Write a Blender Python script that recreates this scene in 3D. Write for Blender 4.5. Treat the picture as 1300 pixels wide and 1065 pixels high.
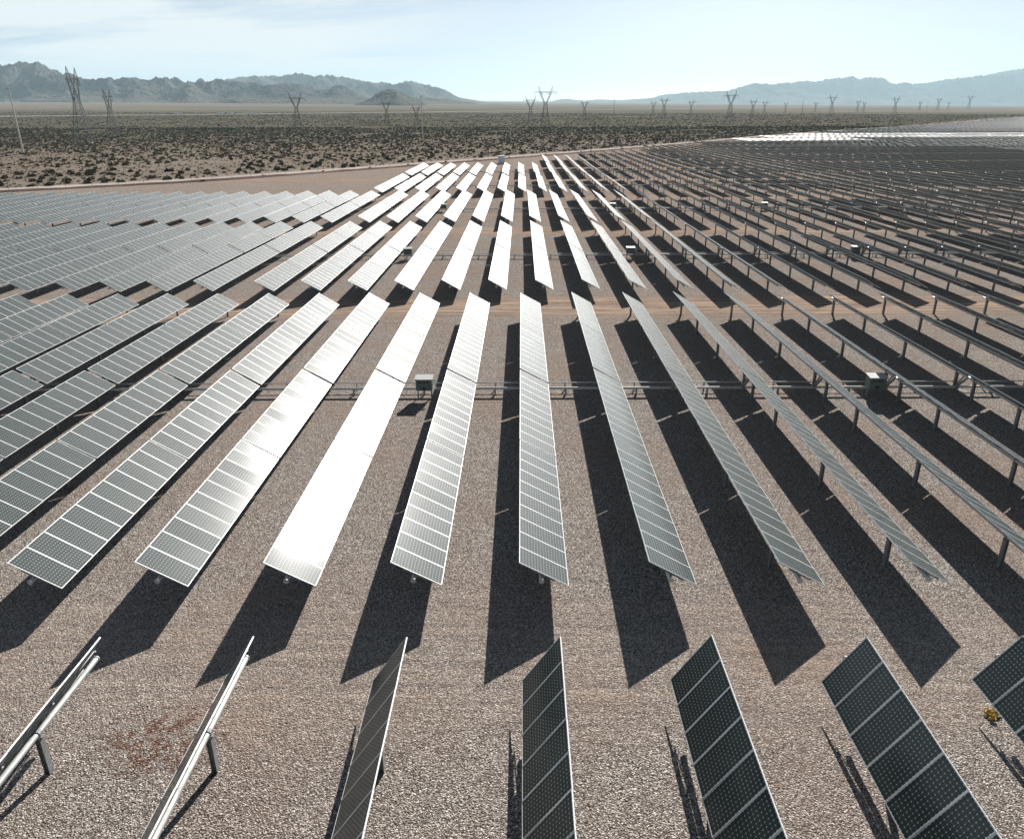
import bpy, math, random
import numpy as np
from mathutils import Vector, Matrix, noise
random.seed(7)
D = bpy.data
C = bpy.context.scene.collection
for o in list(D.objects): D.objects.remove(o)
sc = bpy.context.scene
R = math.radians

# ------------------------------------------------------------------ camera
CAM_Z = 17.1
cd = D.cameras.new('camera'); cam = D.objects.new('camera', cd); C.objects.link(cam)
pit, yaw, rol = R(20.388), R(-0.814), R(-0.315)
cam.location = (0, 0, CAM_Z)
cam.matrix_world = (Matrix.Translation((0, 0, CAM_Z)) @ Matrix.Rotation(-yaw, 4, 'Z')
                    @ Matrix.Rotation(math.pi/2 - pit, 4, 'X') @ Matrix.Rotation(rol, 4, 'Z'))
cd.sensor_fit = 'HORIZONTAL'; cd.sensor_width = 36.0
cd.lens = 36.0*906.7/1300.0
cd.shift_y = -45.0/1300.0
cd.clip_start = 0.5; cd.clip_end = 90000
sc.camera = cam

# ------------------------------------------------------------------ light
SUN = Vector((0.555, 1.845, 1.0)).normalized()
SEL = math.asin(SUN.z); SAZ = math.atan2(SUN.x, SUN.y)
w = D.worlds.new('World'); sc.world = w; w.use_nodes = True
nt = w.node_tree; nt.nodes.clear()
def N(nt, t, **k):
    n = nt.nodes.new(t)
    for a, b in k.items():
        if a.startswith('i_'):
            n.inputs[a[2:].replace('_', ' ')].default_value = b
        else: setattr(n, a, b)
    return n
def L(nt, a, b): nt.links.new(a, b)
sky = N(nt, 'ShaderNodeTexSky', sky_type='NISHITA', sun_disc=False, sun_elevation=SEL, sun_rotation=SAZ,
        altitude=900.0, air_density=0.42, dust_density=0.75, ozone_density=1.0)
SKY_STRENGTH = 0.05
tc = N(nt, 'ShaderNodeTexCoord')
# thin cirrus: streaks laid out by direction, stronger towards the left of the view
sep = N(nt, 'ShaderNodeSeparateXYZ'); L(nt, tc.outputs['Generated'], sep.inputs[0])
zc = N(nt, 'ShaderNodeMath', operation='MAXIMUM', i_1=None) if False else nt.nodes.new('ShaderNodeMath')
zc.operation = 'MAXIMUM'; zc.inputs[1].default_value = 0.0; L(nt, sep.outputs['Z'], zc.inputs[0])
za = nt.nodes.new('ShaderNodeMath'); za.operation = 'ADD'; za.inputs[1].default_value = 0.10; L(nt, zc.outputs[0], za.inputs[0])
dx = nt.nodes.new('ShaderNodeMath'); dx.operation = 'DIVIDE'; L(nt, sep.outputs['X'], dx.inputs[0]); L(nt, za.outputs[0], dx.inputs[1])
dy = nt.nodes.new('ShaderNodeMath'); dy.operation = 'DIVIDE'; L(nt, sep.outputs['Y'], dy.inputs[0]); L(nt, za.outputs[0], dy.inputs[1])
cmb = nt.nodes.new('ShaderNodeCombineXYZ'); L(nt, dx.outputs[0], cmb.inputs[0]); L(nt, dy.outputs[0], cmb.inputs[1])
mp = nt.nodes.new('ShaderNodeMapping'); mp.inputs['Scale'].default_value = (0.28, 0.9, 1); mp.inputs['Rotation'].default_value = (0, 0, R(-14))
L(nt, cmb.outputs[0], mp.inputs['Vector'])
n1 = nt.nodes.new('ShaderNodeTexNoise'); n1.inputs['Scale'].default_value = 1.3; n1.inputs['Detail'].default_value = 9; n1.inputs['Roughness'].default_value = 0.62
n1.inputs['Distortion'].default_value = 0.5; L(nt, mp.outputs[0], n1.inputs['Vector'])
r1 = nt.nodes.new('ShaderNodeMapRange'); r1.inputs['From Min'].default_value = 0.36; r1.inputs['From Max'].default_value = 0.50; L(nt, n1.outputs['Fac'], r1.inputs['Value'])
# coverage falls off to the right
r2 = nt.nodes.new('ShaderNodeMapRange'); r2.inputs['From Min'].default_value = 0.06; r2.inputs['From Max'].default_value = -0.30
r2.inputs['To Min'].default_value = 0.18; r2.inputs['To Max'].default_value = 1.0; r2.interpolation_type = 'SMOOTHSTEP'; L(nt, sep.outputs['X'], r2.inputs['Value'])
mu = nt.nodes.new('ShaderNodeMath'); mu.operation = 'MULTIPLY'; L(nt, r1.outputs[0], mu.inputs[0]); L(nt, r2.outputs[0], mu.inputs[1])
r3 = nt.nodes.new('ShaderNodeMapRange'); r3.inputs['From Min'].default_value = 0.02; r3.inputs['From Max'].default_value = 0.07; L(nt, sep.outputs['Z'], r3.inputs['Value'])
r4 = nt.nodes.new('ShaderNodeMapRange'); r4.inputs['From Min'].default_value = 0.22; r4.inputs['From Max'].default_value = 0.36; r4.inputs['To Min'].default_value = 1.0; r4.inputs['To Max'].default_value = 0.04; L(nt, sep.outputs['Z'], r4.inputs['Value'])
mu3 = nt.nodes.new('ShaderNodeMath'); mu3.operation = 'MULTIPLY'; L(nt, r3.outputs[0], mu3.inputs[0]); L(nt, r4.outputs[0], mu3.inputs[1])
mu2 = nt.nodes.new('ShaderNodeMath'); mu2.operation = 'MULTIPLY'; L(nt, mu.outputs[0], mu2.inputs[0]); L(nt, mu3.outputs[0], mu2.inputs[1])
tint = nt.nodes.new('ShaderNodeMix'); tint.data_type = 'RGBA'; tint.blend_type = 'MULTIPLY'; tint.inputs[0].default_value = 1.0
tint.inputs[7].default_value = (.95, .975, .92, 1); L(nt, sky.outputs[0], tint.inputs[6])
cm = nt.nodes.new('ShaderNodeMix'); cm.data_type = 'RGBA'; cm.inputs[7].default_value = (8.6, 8.75, 8.75, 1)
ve = nt.nodes.new('ShaderNodeMapRange'); ve.inputs['From Min'].default_value = 0.0; ve.inputs['From Max'].default_value = 0.30; ve.inputs['To Min'].default_value = 0.30; ve.inputs['To Max'].default_value = 0.0; L(nt, sep.outputs['Z'], ve.inputs['Value'])
inv_ = nt.nodes.new('ShaderNodeMath'); inv_.operation = 'SUBTRACT'; inv_.inputs[0].default_value = 1.0; L(nt, mu2.outputs[0], inv_.inputs[1])
vm = nt.nodes.new('ShaderNodeMath'); vm.operation = 'MULTIPLY_ADD'; L(nt, ve.outputs[0], vm.inputs[0]); L(nt, inv_.outputs[0], vm.inputs[1]); L(nt, mu2.outputs[0], vm.inputs[2])
L(nt, vm.outputs[0], cm.inputs[0]); L(nt, tint.outputs[2], cm.inputs[6])
bg = nt.nodes.new('ShaderNodeBackground'); bg.inputs['Strength'].default_value = SKY_STRENGTH; L(nt, cm.outputs[2], bg.inputs['Color'])
wo = nt.nodes.new('ShaderNodeOutputWorld'); L(nt, bg.outputs[0], wo.inputs['Surface'])

sl = D.lights.new('sun', 'SUN'); sl.energy = 5.0; sl.angle = R(0.53); sl.color = (1.0, 0.955, 0.90)
so = D.objects.new('sun', sl); C.objects.link(so); so.rotation_euler = SUN.to_track_quat('Z', 'Y').to_euler(); so.location = (0, 0, 60)
sc.view_settings.view_transform = 'Standard'; sc.view_settings.look = 'None'
sc.view_settings.exposure = 1.05; sc.view_settings.gamma = 1.0

# ------------------------------------------------------------------ materials
def newmat(name):
    m = D.materials.new(name); m.use_nodes = True
    return m, m.node_tree, m.node_tree.nodes['Principled BSDF']
def M(nt, op, a=None, b=None, c=None, clamp=False):
    n = nt.nodes.new('ShaderNodeMath'); n.operation = op; n.use_clamp = clamp
    for i, v in enumerate((a, b, c)):
        if v is None: continue
        if isinstance(v, (int, float)): n.inputs[i].default_value = v
        else: nt.links.new(v, n.inputs[i])
    return n.outputs[0]
def noise_tex(nt, vec, scale, detail=4, rough=.55, dist=0):
    n = nt.nodes.new('ShaderNodeTexNoise'); n.inputs['Scale'].default_value = scale; n.inputs['Detail'].default_value = detail
    n.inputs['Roughness'].default_value = rough; n.inputs['Distortion'].default_value = dist
    if vec is not None: nt.links.new(vec, n.inputs['Vector'])
    return n
def mixc(nt, f, a, b, mode='MIX'):
    n = nt.nodes.new('ShaderNodeMix'); n.data_type = 'RGBA'; n.blend_type = mode
    for i, v in ((0, f), (6, a), (7, b)):
        if isinstance(v, (int, float)): n.inputs[i].default_value = v
        elif isinstance(v, tuple): n.inputs[i].default_value = (*v[:3], 1)
        else: nt.links.new(v, n.inputs[i])
    return n.outputs[2]
def rng(nt, v, a, b, c=0., d=1., smooth=False):
    n = nt.nodes.new('ShaderNodeMapRange'); nt.links.new(v, n.inputs['Value'])
    n.inputs['From Min'].default_value = a; n.inputs['From Max'].default_value = b; n.inputs['To Min'].default_value = c; n.inputs['To Max'].default_value = d
    if smooth: n.interpolation_type = 'SMOOTHSTEP'
    return n.outputs[0]
def simple(name, col, rough=.6, metal=0., var=.15, scale=3., bump=0.):
    m, nt, b = newmat(name)
    t = nt.nodes.new('ShaderNodeTexCoord')
    n = noise_tex(nt, t.outputs['Object'], scale, 5)
    lo = tuple(c*(1-var) for c in col); hi = tuple(min(1, c*(1+var)) for c in col)
    nt.links.new(mixc(nt, rng(nt, n.outputs['Fac'], .3, .7), lo, hi), b.inputs['Base Color'])
    nt.links.new(rng(nt, n.outputs['Fac'], .3, .7, rough*.85, min(1, rough*1.15)), b.inputs['Roughness'])
    b.inputs['Metallic'].default_value = metal
    if bump:
        bp = nt.nodes.new('ShaderNodeBump'); bp.inputs['Strength'].default_value = bump; nt.links.new(n.outputs['Fac'], bp.inputs['Height']); nt.links.new(bp.outputs[0], b.inputs['Normal'])
    return m

# module glass: UV is in metres on the module face
MW, ML, MP = 2.067, 1.036, 1.052          # across the row, along the row, pitch along the row
def glass_mat():
    m, nt, b = newmat('panel_glass')
    uv = nt.nodes.new('ShaderNodeUVMap'); s = nt.nodes.new('ShaderNodeSeparateXYZ'); nt.links.new(uv.outputs[0], s.inputs[0])
    u, v = s.outputs['X'], s.outputs['Y']
    cx, cy = (MW-.07)/16, (ML-.07)/8
    fu = M(nt, 'FRACT', M(nt, 'DIVIDE', M(nt, 'SUBTRACT', u, .035), cx)); fv = M(nt, 'FRACT', M(nt, 'DIVIDE', M(nt, 'SUBTRACT', v, .035), cy))
    au = M(nt, 'ABSOLUTE', M(nt, 'SUBTRACT', M(nt, 'ABSOLUTE', M(nt, 'SUBTRACT', fu, .5)), .5))   # distance to the cell edge, 0..0.5
    av = M(nt, 'ABSOLUTE', M(nt, 'SUBTRACT', M(nt, 'ABSOLUTE', M(nt, 'SUBTRACT', fv, .5)), .5))
    corner = M(nt, 'LESS_THAN', M(nt, 'ADD', au, av), .14)
    line = M(nt, 'LESS_THAN', M(nt, 'MINIMUM', au, av), .016)
    mu_ = M(nt, 'GREATER_THAN', M(nt, 'ABSOLUTE', M(nt, 'SUBTRACT', u, MW/2)), MW/2-.026)
    mv_ = M(nt, 'GREATER_THAN', M(nt, 'ABSOLUTE', M(nt, 'SUBTRACT', v, ML/2)), ML/2-.026)
    marg = M(nt, 'MAXIMUM', mu_, mv_)
    white = M(nt, 'MAXIMUM', M(nt, 'MAXIMUM', corner, M(nt, 'MULTIPLY', line, .25)), marg)
    oi = nt.nodes.new('ShaderNodeObjectInfo')
    geo = nt.nodes.new('ShaderNodeNewGeometry')
    nz = noise_tex(nt, geo.outputs['Position'], 0.35, 4)
    cell = mixc(nt, rng(nt, nz.outputs['Fac'], .3, .7), (.004, .017, .018), (.007, .025, .025))
    cell = mixc(nt, rng(nt, oi.outputs['Random'], 0, 1, .0, .35), cell, (.010, .030, .029))
    # a film of desert dust, thicker in streaks
    nd = noise_tex(nt, geo.outputs['Position'], 1.7, 6, .65)
    col = mixc(nt, white, cell, (.62, .65, .64))
    col = mixc(nt, rng(nt, nd.outputs['Fac'], .35, .75, .012, .05), col, (.34, .33, .29))
    nt.links.new(col, b.inputs['Base Color'])
    b.inputs['Roughness'].default_value = .62
    b.inputs['Specular IOR Level'].default_value = .17
    b.inputs['Coat Weight'].default_value = .45
    b.inputs['Coat IOR'].default_value = 1.5
    nt.links.new(M(nt, 'ADD', rng(nt, nz.outputs['Fac'], .3, .7, .11, .13), M(nt, 'MULTIPLY', oi.outputs['Random'], .035)), b.inputs['Coat Roughness'])
    return m
GLASS = glass_mat()
FRAME = simple('anodised_frame', (.66, .67, .66), .45, .10, .04, 2)
BACK = simple('white_backsheet', (.17, .20, .19), .6, 0, .08, 2)
STEEL = simple('galvanised_steel', (.26, .27, .27), .6, .3, .15, 6)
TUBE = simple('galvanised_tube', (.50, .51, .50), .48, .45, .10, 3)
WHITEP = simple('white_paint', (.62, .65, .65), .45, 0, .06, 2)
PIPE = simple('pale_pipe', (.60, .60, .58), .65, 0, .1, 1.5)
SHADEP = simple('grey_sheet_metal', (.42, .43, .42), .7, 0, .1, 3)
GREYP = simple('grey_green_enclosure', (.16, .20, .185), .5, .1, .1, 4)
DARKP = simple('dark_vent', (.02, .02, .02), .6, 0, .2, 4)
WOOD = simple('weathered_wood', (.17, .14, .12), .85, 0, .25, 2)
LATT = simple('lattice_steel', (.07, .08, .085), .6, .3, .12, .3)
RUBBER = simple('rubber', (.03, .03, .03), .8, 0, .1, 5)
CONC = simple('concrete', (.40, .38, .35), .9, 0, .15, 2)

# ------------------------------------------------------------------ terrain
def terr(X, Y):
    X = np.asarray(X, float); Y = np.asarray(Y, float)
    d = np.clip(Y-305, 0, 895); k = (.0215-.0047)/895
    z = np.where(Y < 70, 0, np.where(Y < 305, (Y-70)*.0047, 1.1045+.0047*d+.5*k*d*d+np.clip(Y-1200, 0, None)*.0215))
    t = np.clip(X/np.maximum(Y, 1), -1, 1)
    return z + np.clip(Y-700, 0, None)*(-.012)*t
def tz(x, y): return float(terr(x, y))
ROAD = [(-420, -70), (-280, 60), (-200, 124), (-135.2, 188), (-96.4, 215), (-50.8, 271), (-7.5, 326), (60.6, 417), (118.4, 492), (180.1, 580), (339.4, 768), (655.8, 1130), (1057.5, 1600), (1700, 2350)]

def ground_mat():
    m, nt, b = newmat('desert_ground')
    g = nt.nodes.new('ShaderNodeNewGeometry'); P = g.outputs['Position']
    s = nt.nodes.new('ShaderNodeSeparateXYZ'); nt.links.new(P, s.inputs[0]); X, Y = s.outputs['X'], s.outputs['Y']
    dist = M(nt, 'SQRT', M(nt, 'ADD', M(nt, 'MULTIPLY', X, X), M(nt, 'MULTIPLY', Y, Y)))
    def vor(scale, feat='F1'):
        v = nt.nodes.new('ShaderNodeTexVoronoi'); v.feature = feat; v.inputs['Scale'].default_value = scale; nt.links.new(P, v.inputs['Vector']); return v
    v1 = vor(30.0); v2 = vor(17.0); big = noise_tex(nt, P, .16, 5, .6); mid = noise_tex(nt, P, 1.1, 5, .65); fine = noise_tex(nt, P, 9, 4, .7)
    # stones: each voronoi cell gets its own tone, dark to pale; the dark ones also stand in for self-shadow
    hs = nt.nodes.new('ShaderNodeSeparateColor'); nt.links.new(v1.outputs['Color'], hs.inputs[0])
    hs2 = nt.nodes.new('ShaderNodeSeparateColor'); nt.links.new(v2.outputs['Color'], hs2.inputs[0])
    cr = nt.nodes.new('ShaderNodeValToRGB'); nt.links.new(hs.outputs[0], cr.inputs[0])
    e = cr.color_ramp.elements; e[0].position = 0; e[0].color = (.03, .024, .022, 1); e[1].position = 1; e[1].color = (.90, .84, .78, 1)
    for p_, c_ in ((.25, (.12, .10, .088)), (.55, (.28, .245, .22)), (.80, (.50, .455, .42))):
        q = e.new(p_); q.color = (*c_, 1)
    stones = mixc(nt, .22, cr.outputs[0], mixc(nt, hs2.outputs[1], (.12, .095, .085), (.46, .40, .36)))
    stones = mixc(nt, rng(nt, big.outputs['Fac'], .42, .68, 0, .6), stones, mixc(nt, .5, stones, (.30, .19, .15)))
    # bare reddish soil: lanes between the blocks and worn strips
    soil = mixc(nt, rng(nt, mid.outputs['Fac'], .3, .7), (.15, .108, .085), (.29, .22, .175))
    soil = mixc(nt, rng(nt, fine.outputs['Fac'], .35, .7, 0, .5), soil, (.42, .33, .28))
    # wheel ruts along the lane (X direction)
    mpn = nt.nodes.new('ShaderNodeMapping'); mpn.inputs['Scale'].default_value = (.05, 1.6, 1); nt.links.new(P, mpn.inputs['Vector'])
    rut = noise_tex(nt, mpn.outputs[0], 1.5, 5, .6)
    soil = mixc(nt, rng(nt, rut.outputs['Fac'], .46, .54, 0, .75), soil, (.46, .34, .26))
    lane = None
    wob = M(nt, 'MULTIPLY', M(nt, 'SUBTRACT', big.outputs['Fac'], .5), 3.0)
    Yw = M(nt, 'ADD', M(nt, 'SUBTRACT', Y, M(nt, 'MULTIPLY', X, .008)), wob)
    per = M(nt, 'FRACT', M(nt, 'DIVIDE', M(nt, 'SUBTRACT', Yw, 43.4-24.1), 48.2))      # lanes at the ends of each period
    dl = M(nt, 'MULTIPLY', M(nt, 'MINIMUM', per, M(nt, 'SUBTRACT', 1, per)), 48.2)
    lane = rng(nt, dl, 3.2, 5.6, 1, 0, True)
    lane = M(nt, 'MULTIPLY', lane, M(nt, 'GREATER_THAN', Y, 40))
    lane = M(nt, 'MAXIMUM', lane, rng(nt, M(nt, 'ADD', big.outputs['Fac'], M(nt, 'MULTIPLY', Y, .0016)), .56, .80, 0, .8, True))
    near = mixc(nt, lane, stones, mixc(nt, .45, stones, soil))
    lane2 = M(nt, 'MULTIPLY', rng(nt, dl, 2.0, 4.2, 1, 0, True), rng(nt, Y, 38, 42, .22, 1))
    near = mixc(nt, lane2, near, soil)
    # rusty soil patches in the foreground gravel
    dxr = M(nt, 'SUBTRACT', X, -10.6); dyr = M(nt, 'SUBTRACT', Y, 15.9)
    rr = M(nt, 'SQRT', M(nt, 'ADD', M(nt, 'MULTIPLY', M(nt, 'MULTIPLY', dxr, dxr), .55), M(nt, 'MULTIPLY', dyr, dyr)))
    pat = noise_tex(nt, P, 2.4, 5, .6)
    pm = M(nt, 'MULTIPLY', rng(nt, rr, .6, 1.7, 1, 0, True), M(nt, 'MULTIPLY', rng(nt, pat.outputs['Fac'], .46, .54, 0, 1), rng(nt, hs.outputs[0], .3, .9, 1, .45)))
    near = mixc(nt, M(nt, 'MULTIPLY', pm, .9), near, (.12, .05, .03))
    # far desert
    f1 = noise_tex(nt, P, .25, 6, .7); f2 = noise_tex(nt, P, .012, 6, .6); f3 = noise_tex(nt, P, .0016, 6, .6)
    des = mixc(nt, rng(nt, f1.outputs['Fac'], .35, .65), (.14, .112, .09), (.26, .212, .175))
    des = mixc(nt, rng(nt, f2.outputs['Fac'], .35, .65, 0, .5), des, (.33, .285, .24))
    scrub = mixc(nt, rng(nt, f2.outputs['Fac'], .35, .65), (.085, .08, .055), (.15, .132, .095))
    scrubmask = M(nt, 'MULTIPLY', rng(nt, dist, 380, 820, 0, .9, True), rng(nt, dist, 2300, 3600, 1, .5, True))
    des = mixc(nt, scrubmask, des, scrub)
    # pale washes and tracks very far out
    mpw = nt.nodes.new('ShaderNodeMapping'); mpw.inputs['Scale'].default_value = (.00025, .0022, 1); mpw.inputs['Rotation'].default_value = (0, 0, R(8)); nt.links.new(P, mpw.inputs['Vector'])
    wsh = noise_tex(nt, mpw.outputs[0], 1, 5, .6)
    des = mixc(nt, M(nt, 'MULTIPLY', rng(nt, wsh.outputs['Fac'], .52, .62, 0, .8, True), rng(nt, dist, 1500, 2500, 0, 1, True)), des, (.34, .29, .24))
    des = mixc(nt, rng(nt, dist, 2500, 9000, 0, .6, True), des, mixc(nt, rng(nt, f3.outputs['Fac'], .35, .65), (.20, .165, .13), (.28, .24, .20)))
    # inside the fence: left of the road line
    a, c_ = (-135.2, 188), (180.1, 580)
    nxr, nyr = -(c_[1]-a[1]), (c_[0]-a[0]); ln = math.hypot(nxr, nyr); nxr /= ln; nyr /= ln
    sd = M(nt, 'ADD', M(nt, 'MULTIPLY', M(nt, 'SUBTRACT', X, a[0]), nxr), M(nt, 'MULTIPLY', M(nt, 'SUBTRACT', Y, a[1]), nyr))
    out = M(nt, 'MAXIMUM', rng(nt, sd, -6, 4, 0, 1, True), rng(nt, Y, 1600, 1700))
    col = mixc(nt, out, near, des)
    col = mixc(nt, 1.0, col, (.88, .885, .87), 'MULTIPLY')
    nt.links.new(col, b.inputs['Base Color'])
    b.inputs['Roughness'].default_value = 1; b.inputs['Specular IOR Level'].default_value = 0
    # stones stand proud
    hgt = M(nt, 'ADD', M(nt, 'MULTIPLY', M(nt, 'SUBTRACT', 1, v1.outputs['Distance']), .030), M(nt, 'ADD', M(nt, 'MULTIPLY', M(nt, 'SUBTRACT', 1, v2.outputs['Distance']), .035), M(nt, 'MULTIPLY', mid.outputs['Fac'], .12)))
    hgt = M(nt, 'MULTIPLY', hgt, M(nt, 'SUBTRACT', 1, M(nt, 'MULTIPLY', lane2, .75)))
    hgt = M(nt, 'ADD', hgt, M(nt, 'MULTIPLY', M(nt, 'MULTIPLY', rut.outputs['Fac'], .25), lane2))
    bp = nt.nodes.new('ShaderNodeBump'); bp.inputs['Strength'].default_value = 1.0; bp.inputs['Distance'].default_value = 1.0
    nt.links.new(hgt, bp.inputs['Height']); nt.links.new(bp.outputs[0], b.inputs['Normal'])
    return m
GROUND = ground_mat()
def road_mat(name, c1, c2):
    m, nt, b = newmat(name)
    g = nt.nodes.new('ShaderNodeNewGeometry'); n = noise_tex(nt, g.outputs['Position'], .5, 7, .7); n2 = noise_tex(nt, g.outputs['Position'], .06, 3)
    c = mixc(nt, rng(nt, n.outputs['Fac'], .3, .7), c1, c2); c = mixc(nt, rng(nt, n2.outputs['Fac'], .4, .65, 0, .4), c, tuple(x*.75 for x in c1))
    nt.links.new(c, b.inputs['Base Color']); b.inputs['Roughness'].default_value = 1; b.inputs['Specular IOR Level'].default_value = 0
    return m
ROADM = road_mat('pale_graded_dirt', (.36, .31, .275), (.50, .45, .41))
HWYM = road_mat('highway_surface', (.55, .52, .48), (.68, .64, .60))
BERMM = road_mat('reddish_berm', (.15, .105, .085), (.23, .17, .14))

def rock_mat():
    m, nt, b = newmat('mountain_rock')
    g = nt.nodes.new('ShaderNodeNewGeometry'); P = g.outputs['Position']
    n = noise_tex(nt, P, .0022, 8, .65); n2 = noise_tex(nt, P, .012, 6, .7)
    c = mixc(nt, rng(nt, n.outputs['Fac'], .35, .65), (.040, .045, .045), (.16, .148, .132))
    c = mixc(nt, rng(nt, n2.outputs['Fac'], .4, .7, 0, .5), c, (.17, .14, .115))
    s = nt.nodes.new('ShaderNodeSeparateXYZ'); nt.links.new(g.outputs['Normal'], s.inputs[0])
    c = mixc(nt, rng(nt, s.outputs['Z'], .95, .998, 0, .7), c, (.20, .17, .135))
    nt.links.new(c, b.inputs['Base Color']); b.inputs['Roughness'].default_value = 1; b.inputs['Specular IOR Level'].default_value = 0
    bp = nt.nodes.new('ShaderNodeBump'); bp.inputs['Strength'].default_value = 1.0; bp.inputs['Distance'].default_value = 60
    nt.links.new(n2.outputs['Fac'], bp.inputs['Height']); nt.links.new(bp.outputs[0], b.inputs['Normal'])
    return m
ROCK = rock_mat()
def leaf_mat(name, c1, c2):
    m, nt, b = newmat(name)
    g = nt.nodes.new('ShaderNodeNewGeometry'); n = noise_tex(nt, g.outputs['Position'], .9, 4, .6)
    r = g.outputs['Random Per Island']
    c = mixc(nt, M(nt, 'MULTIPLY', M(nt, 'ADD', rng(nt, n.outputs['Fac'], .3, .7), r), .5), c1, c2)
    nt.links.new(c, b.inputs['Base Color']); b.inputs['Roughness'].default_value = .9; b.inputs['Specular IOR Level'].default_value = 0
    return m
LEAF = leaf_mat('creosote_leaf', (.055, .052, .032), (.165, .145, .098))
DRY = leaf_mat('dry_brush', (.22, .17, .11), (.40, .32, .22))
GREEN = leaf_mat('green_weed', (.05, .10, .02), (.12, .20, .05))
YELLOW = leaf_mat('yellow_weed', (.45, .30, .06), (.62, .45, .14))

# ------------------------------------------------------------------ mesh helpers
class MB:
    def __init__(s): s.v = []; s.f = []; s.m = []; s.uv = {}
    def quadbox(s, c, hx, hy, hz, mat=0):      # c centre, half-vectors
        c = Vector(c); hx = Vector(hx); hy = Vector(hy); hz = Vector(hz); i = len(s.v)
        for a in (-1, 1):
            for b in (-1, 1):
                for d in (-1, 1): s.v.append(c+hx*a+hy*b+hz*d)
        for q in ((0, 1, 3, 2), (4, 6, 7, 5), (0, 4, 5, 1), (2, 3, 7, 6), (0, 2, 6, 4), (1, 5, 7, 3)):
            s.f.append(tuple(i+k for k in q)); s.m.append(mat)
    def box(s, x0, x1, y0, y1, z0, z1, mat=0):
        s.quadbox(((x0+x1)/2, (y0+y1)/2, (z0+z1)/2), ((x1-x0)/2, 0, 0), (0, (y1-y0)/2, 0), (0, 0, (z1-z0)/2), mat)
    def bar(s, a, b, w, mat=0, h=None):
        a = Vector(a); b = Vector(b); d = (b-a)
        if d.length < 1e-6: return
        n = d.normalized(); up = Vector((0, 0, 1)) if abs(n.z) < .95 else Vector((0, 1, 0))
        x = n.cross(up).normalized(); y = x.cross(n).normalized()
        s.quadbox((a+b)/2, x*w/2, y*(h or w)/2, d/2, mat)
    def tube(s, a, b, r, n=10, mat=0, r2=None):
        a = Vector(a); b = Vector(b); d = (b-a).normalized(); up = Vector((0, 0, 1)) if abs(d.z) < .95 else Vector((0, 1, 0))
        x = d.cross(up).normalized(); y = x.cross(d).normalized(); i = len(s.v); r2 = r if r2 is None else r2
        for k in range(n):
            t = 2*math.pi*k/n; o = x*math.cos(t)+y*math.sin(t); s.v += [a+o*r, b+o*r2]
        for k in range(n):
            j = (k+1) % n; s.f.append((i+2*k, i+2*k+1, i+2*j+1, i+2*j)); s.m.append(mat)
        s.f.append(tuple(i+2*k for k in range(n))); s.m.append(mat); s.f.append(tuple(i+2*k+1 for k in reversed(range(n)))); s.m.append(mat)
    def mesh(s, name, mats, smooth=False):
        me = D.meshes.new(name); me.from_pydata([tuple(v) for v in s.v], [], s.f)
        for m in (mats if isinstance(mats, (list, tuple)) else [mats]): me.materials.append(m)
        me.polygons.foreach_set('material_index', s.m)
        if smooth: me.polygons.foreach_set('use_smooth', [True]*len(s.f))
        me.update(); return me
def link(name, me, parent=None, loc=(0, 0, 0), rot=(0, 0, 0)):
    o = D.objects.new(name, me); C.objects.link(o); o.parent = parent; o.location = loc; o.rotation_euler = rot; return o
def tag(o, label, cat, group=None, kind=None):
    o['label'] = label; o['category'] = cat
    if group: o['group'] = group
    if kind: o['kind'] = kind
    return o
def np_mesh(name, V, F, mats):
    me = D.meshes.new(name); V = np.asarray(V, np.float32); F = np.asarray(F, np.int32); k = F.shape[1]
    me.vertices.add(len(V)); me.vertices.foreach_set('co', V.ravel()); me.loops.add(F.size); me.loops.foreach_set('vertex_index', F.ravel())
    me.polygons.add(len(F)); me.polygons.foreach_set('loop_start', np.arange(len(F), dtype=np.int32)*k); me.polygons.foreach_set('loop_total', np.full(len(F), k, np.int32))
    for m in mats: me.materials.append(m)
    me.update(calc_edges=True); return me
def grid_mesh(name, xs, ys, fz, mat):
    X, Y = np.meshgrid(xs, ys); Z = fz(X, Y); V = np.stack([X, Y, Z], -1).reshape(-1, 3); nx, ny = len(xs), len(ys)
    i = (np.arange(ny-1)[:, None]*nx+np.arange(nx-1)[None]).ravel(); F = np.stack([i, i+1, i+1+nx, i+nx], -1)
    return np_mesh(name, V, F, [mat])

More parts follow.
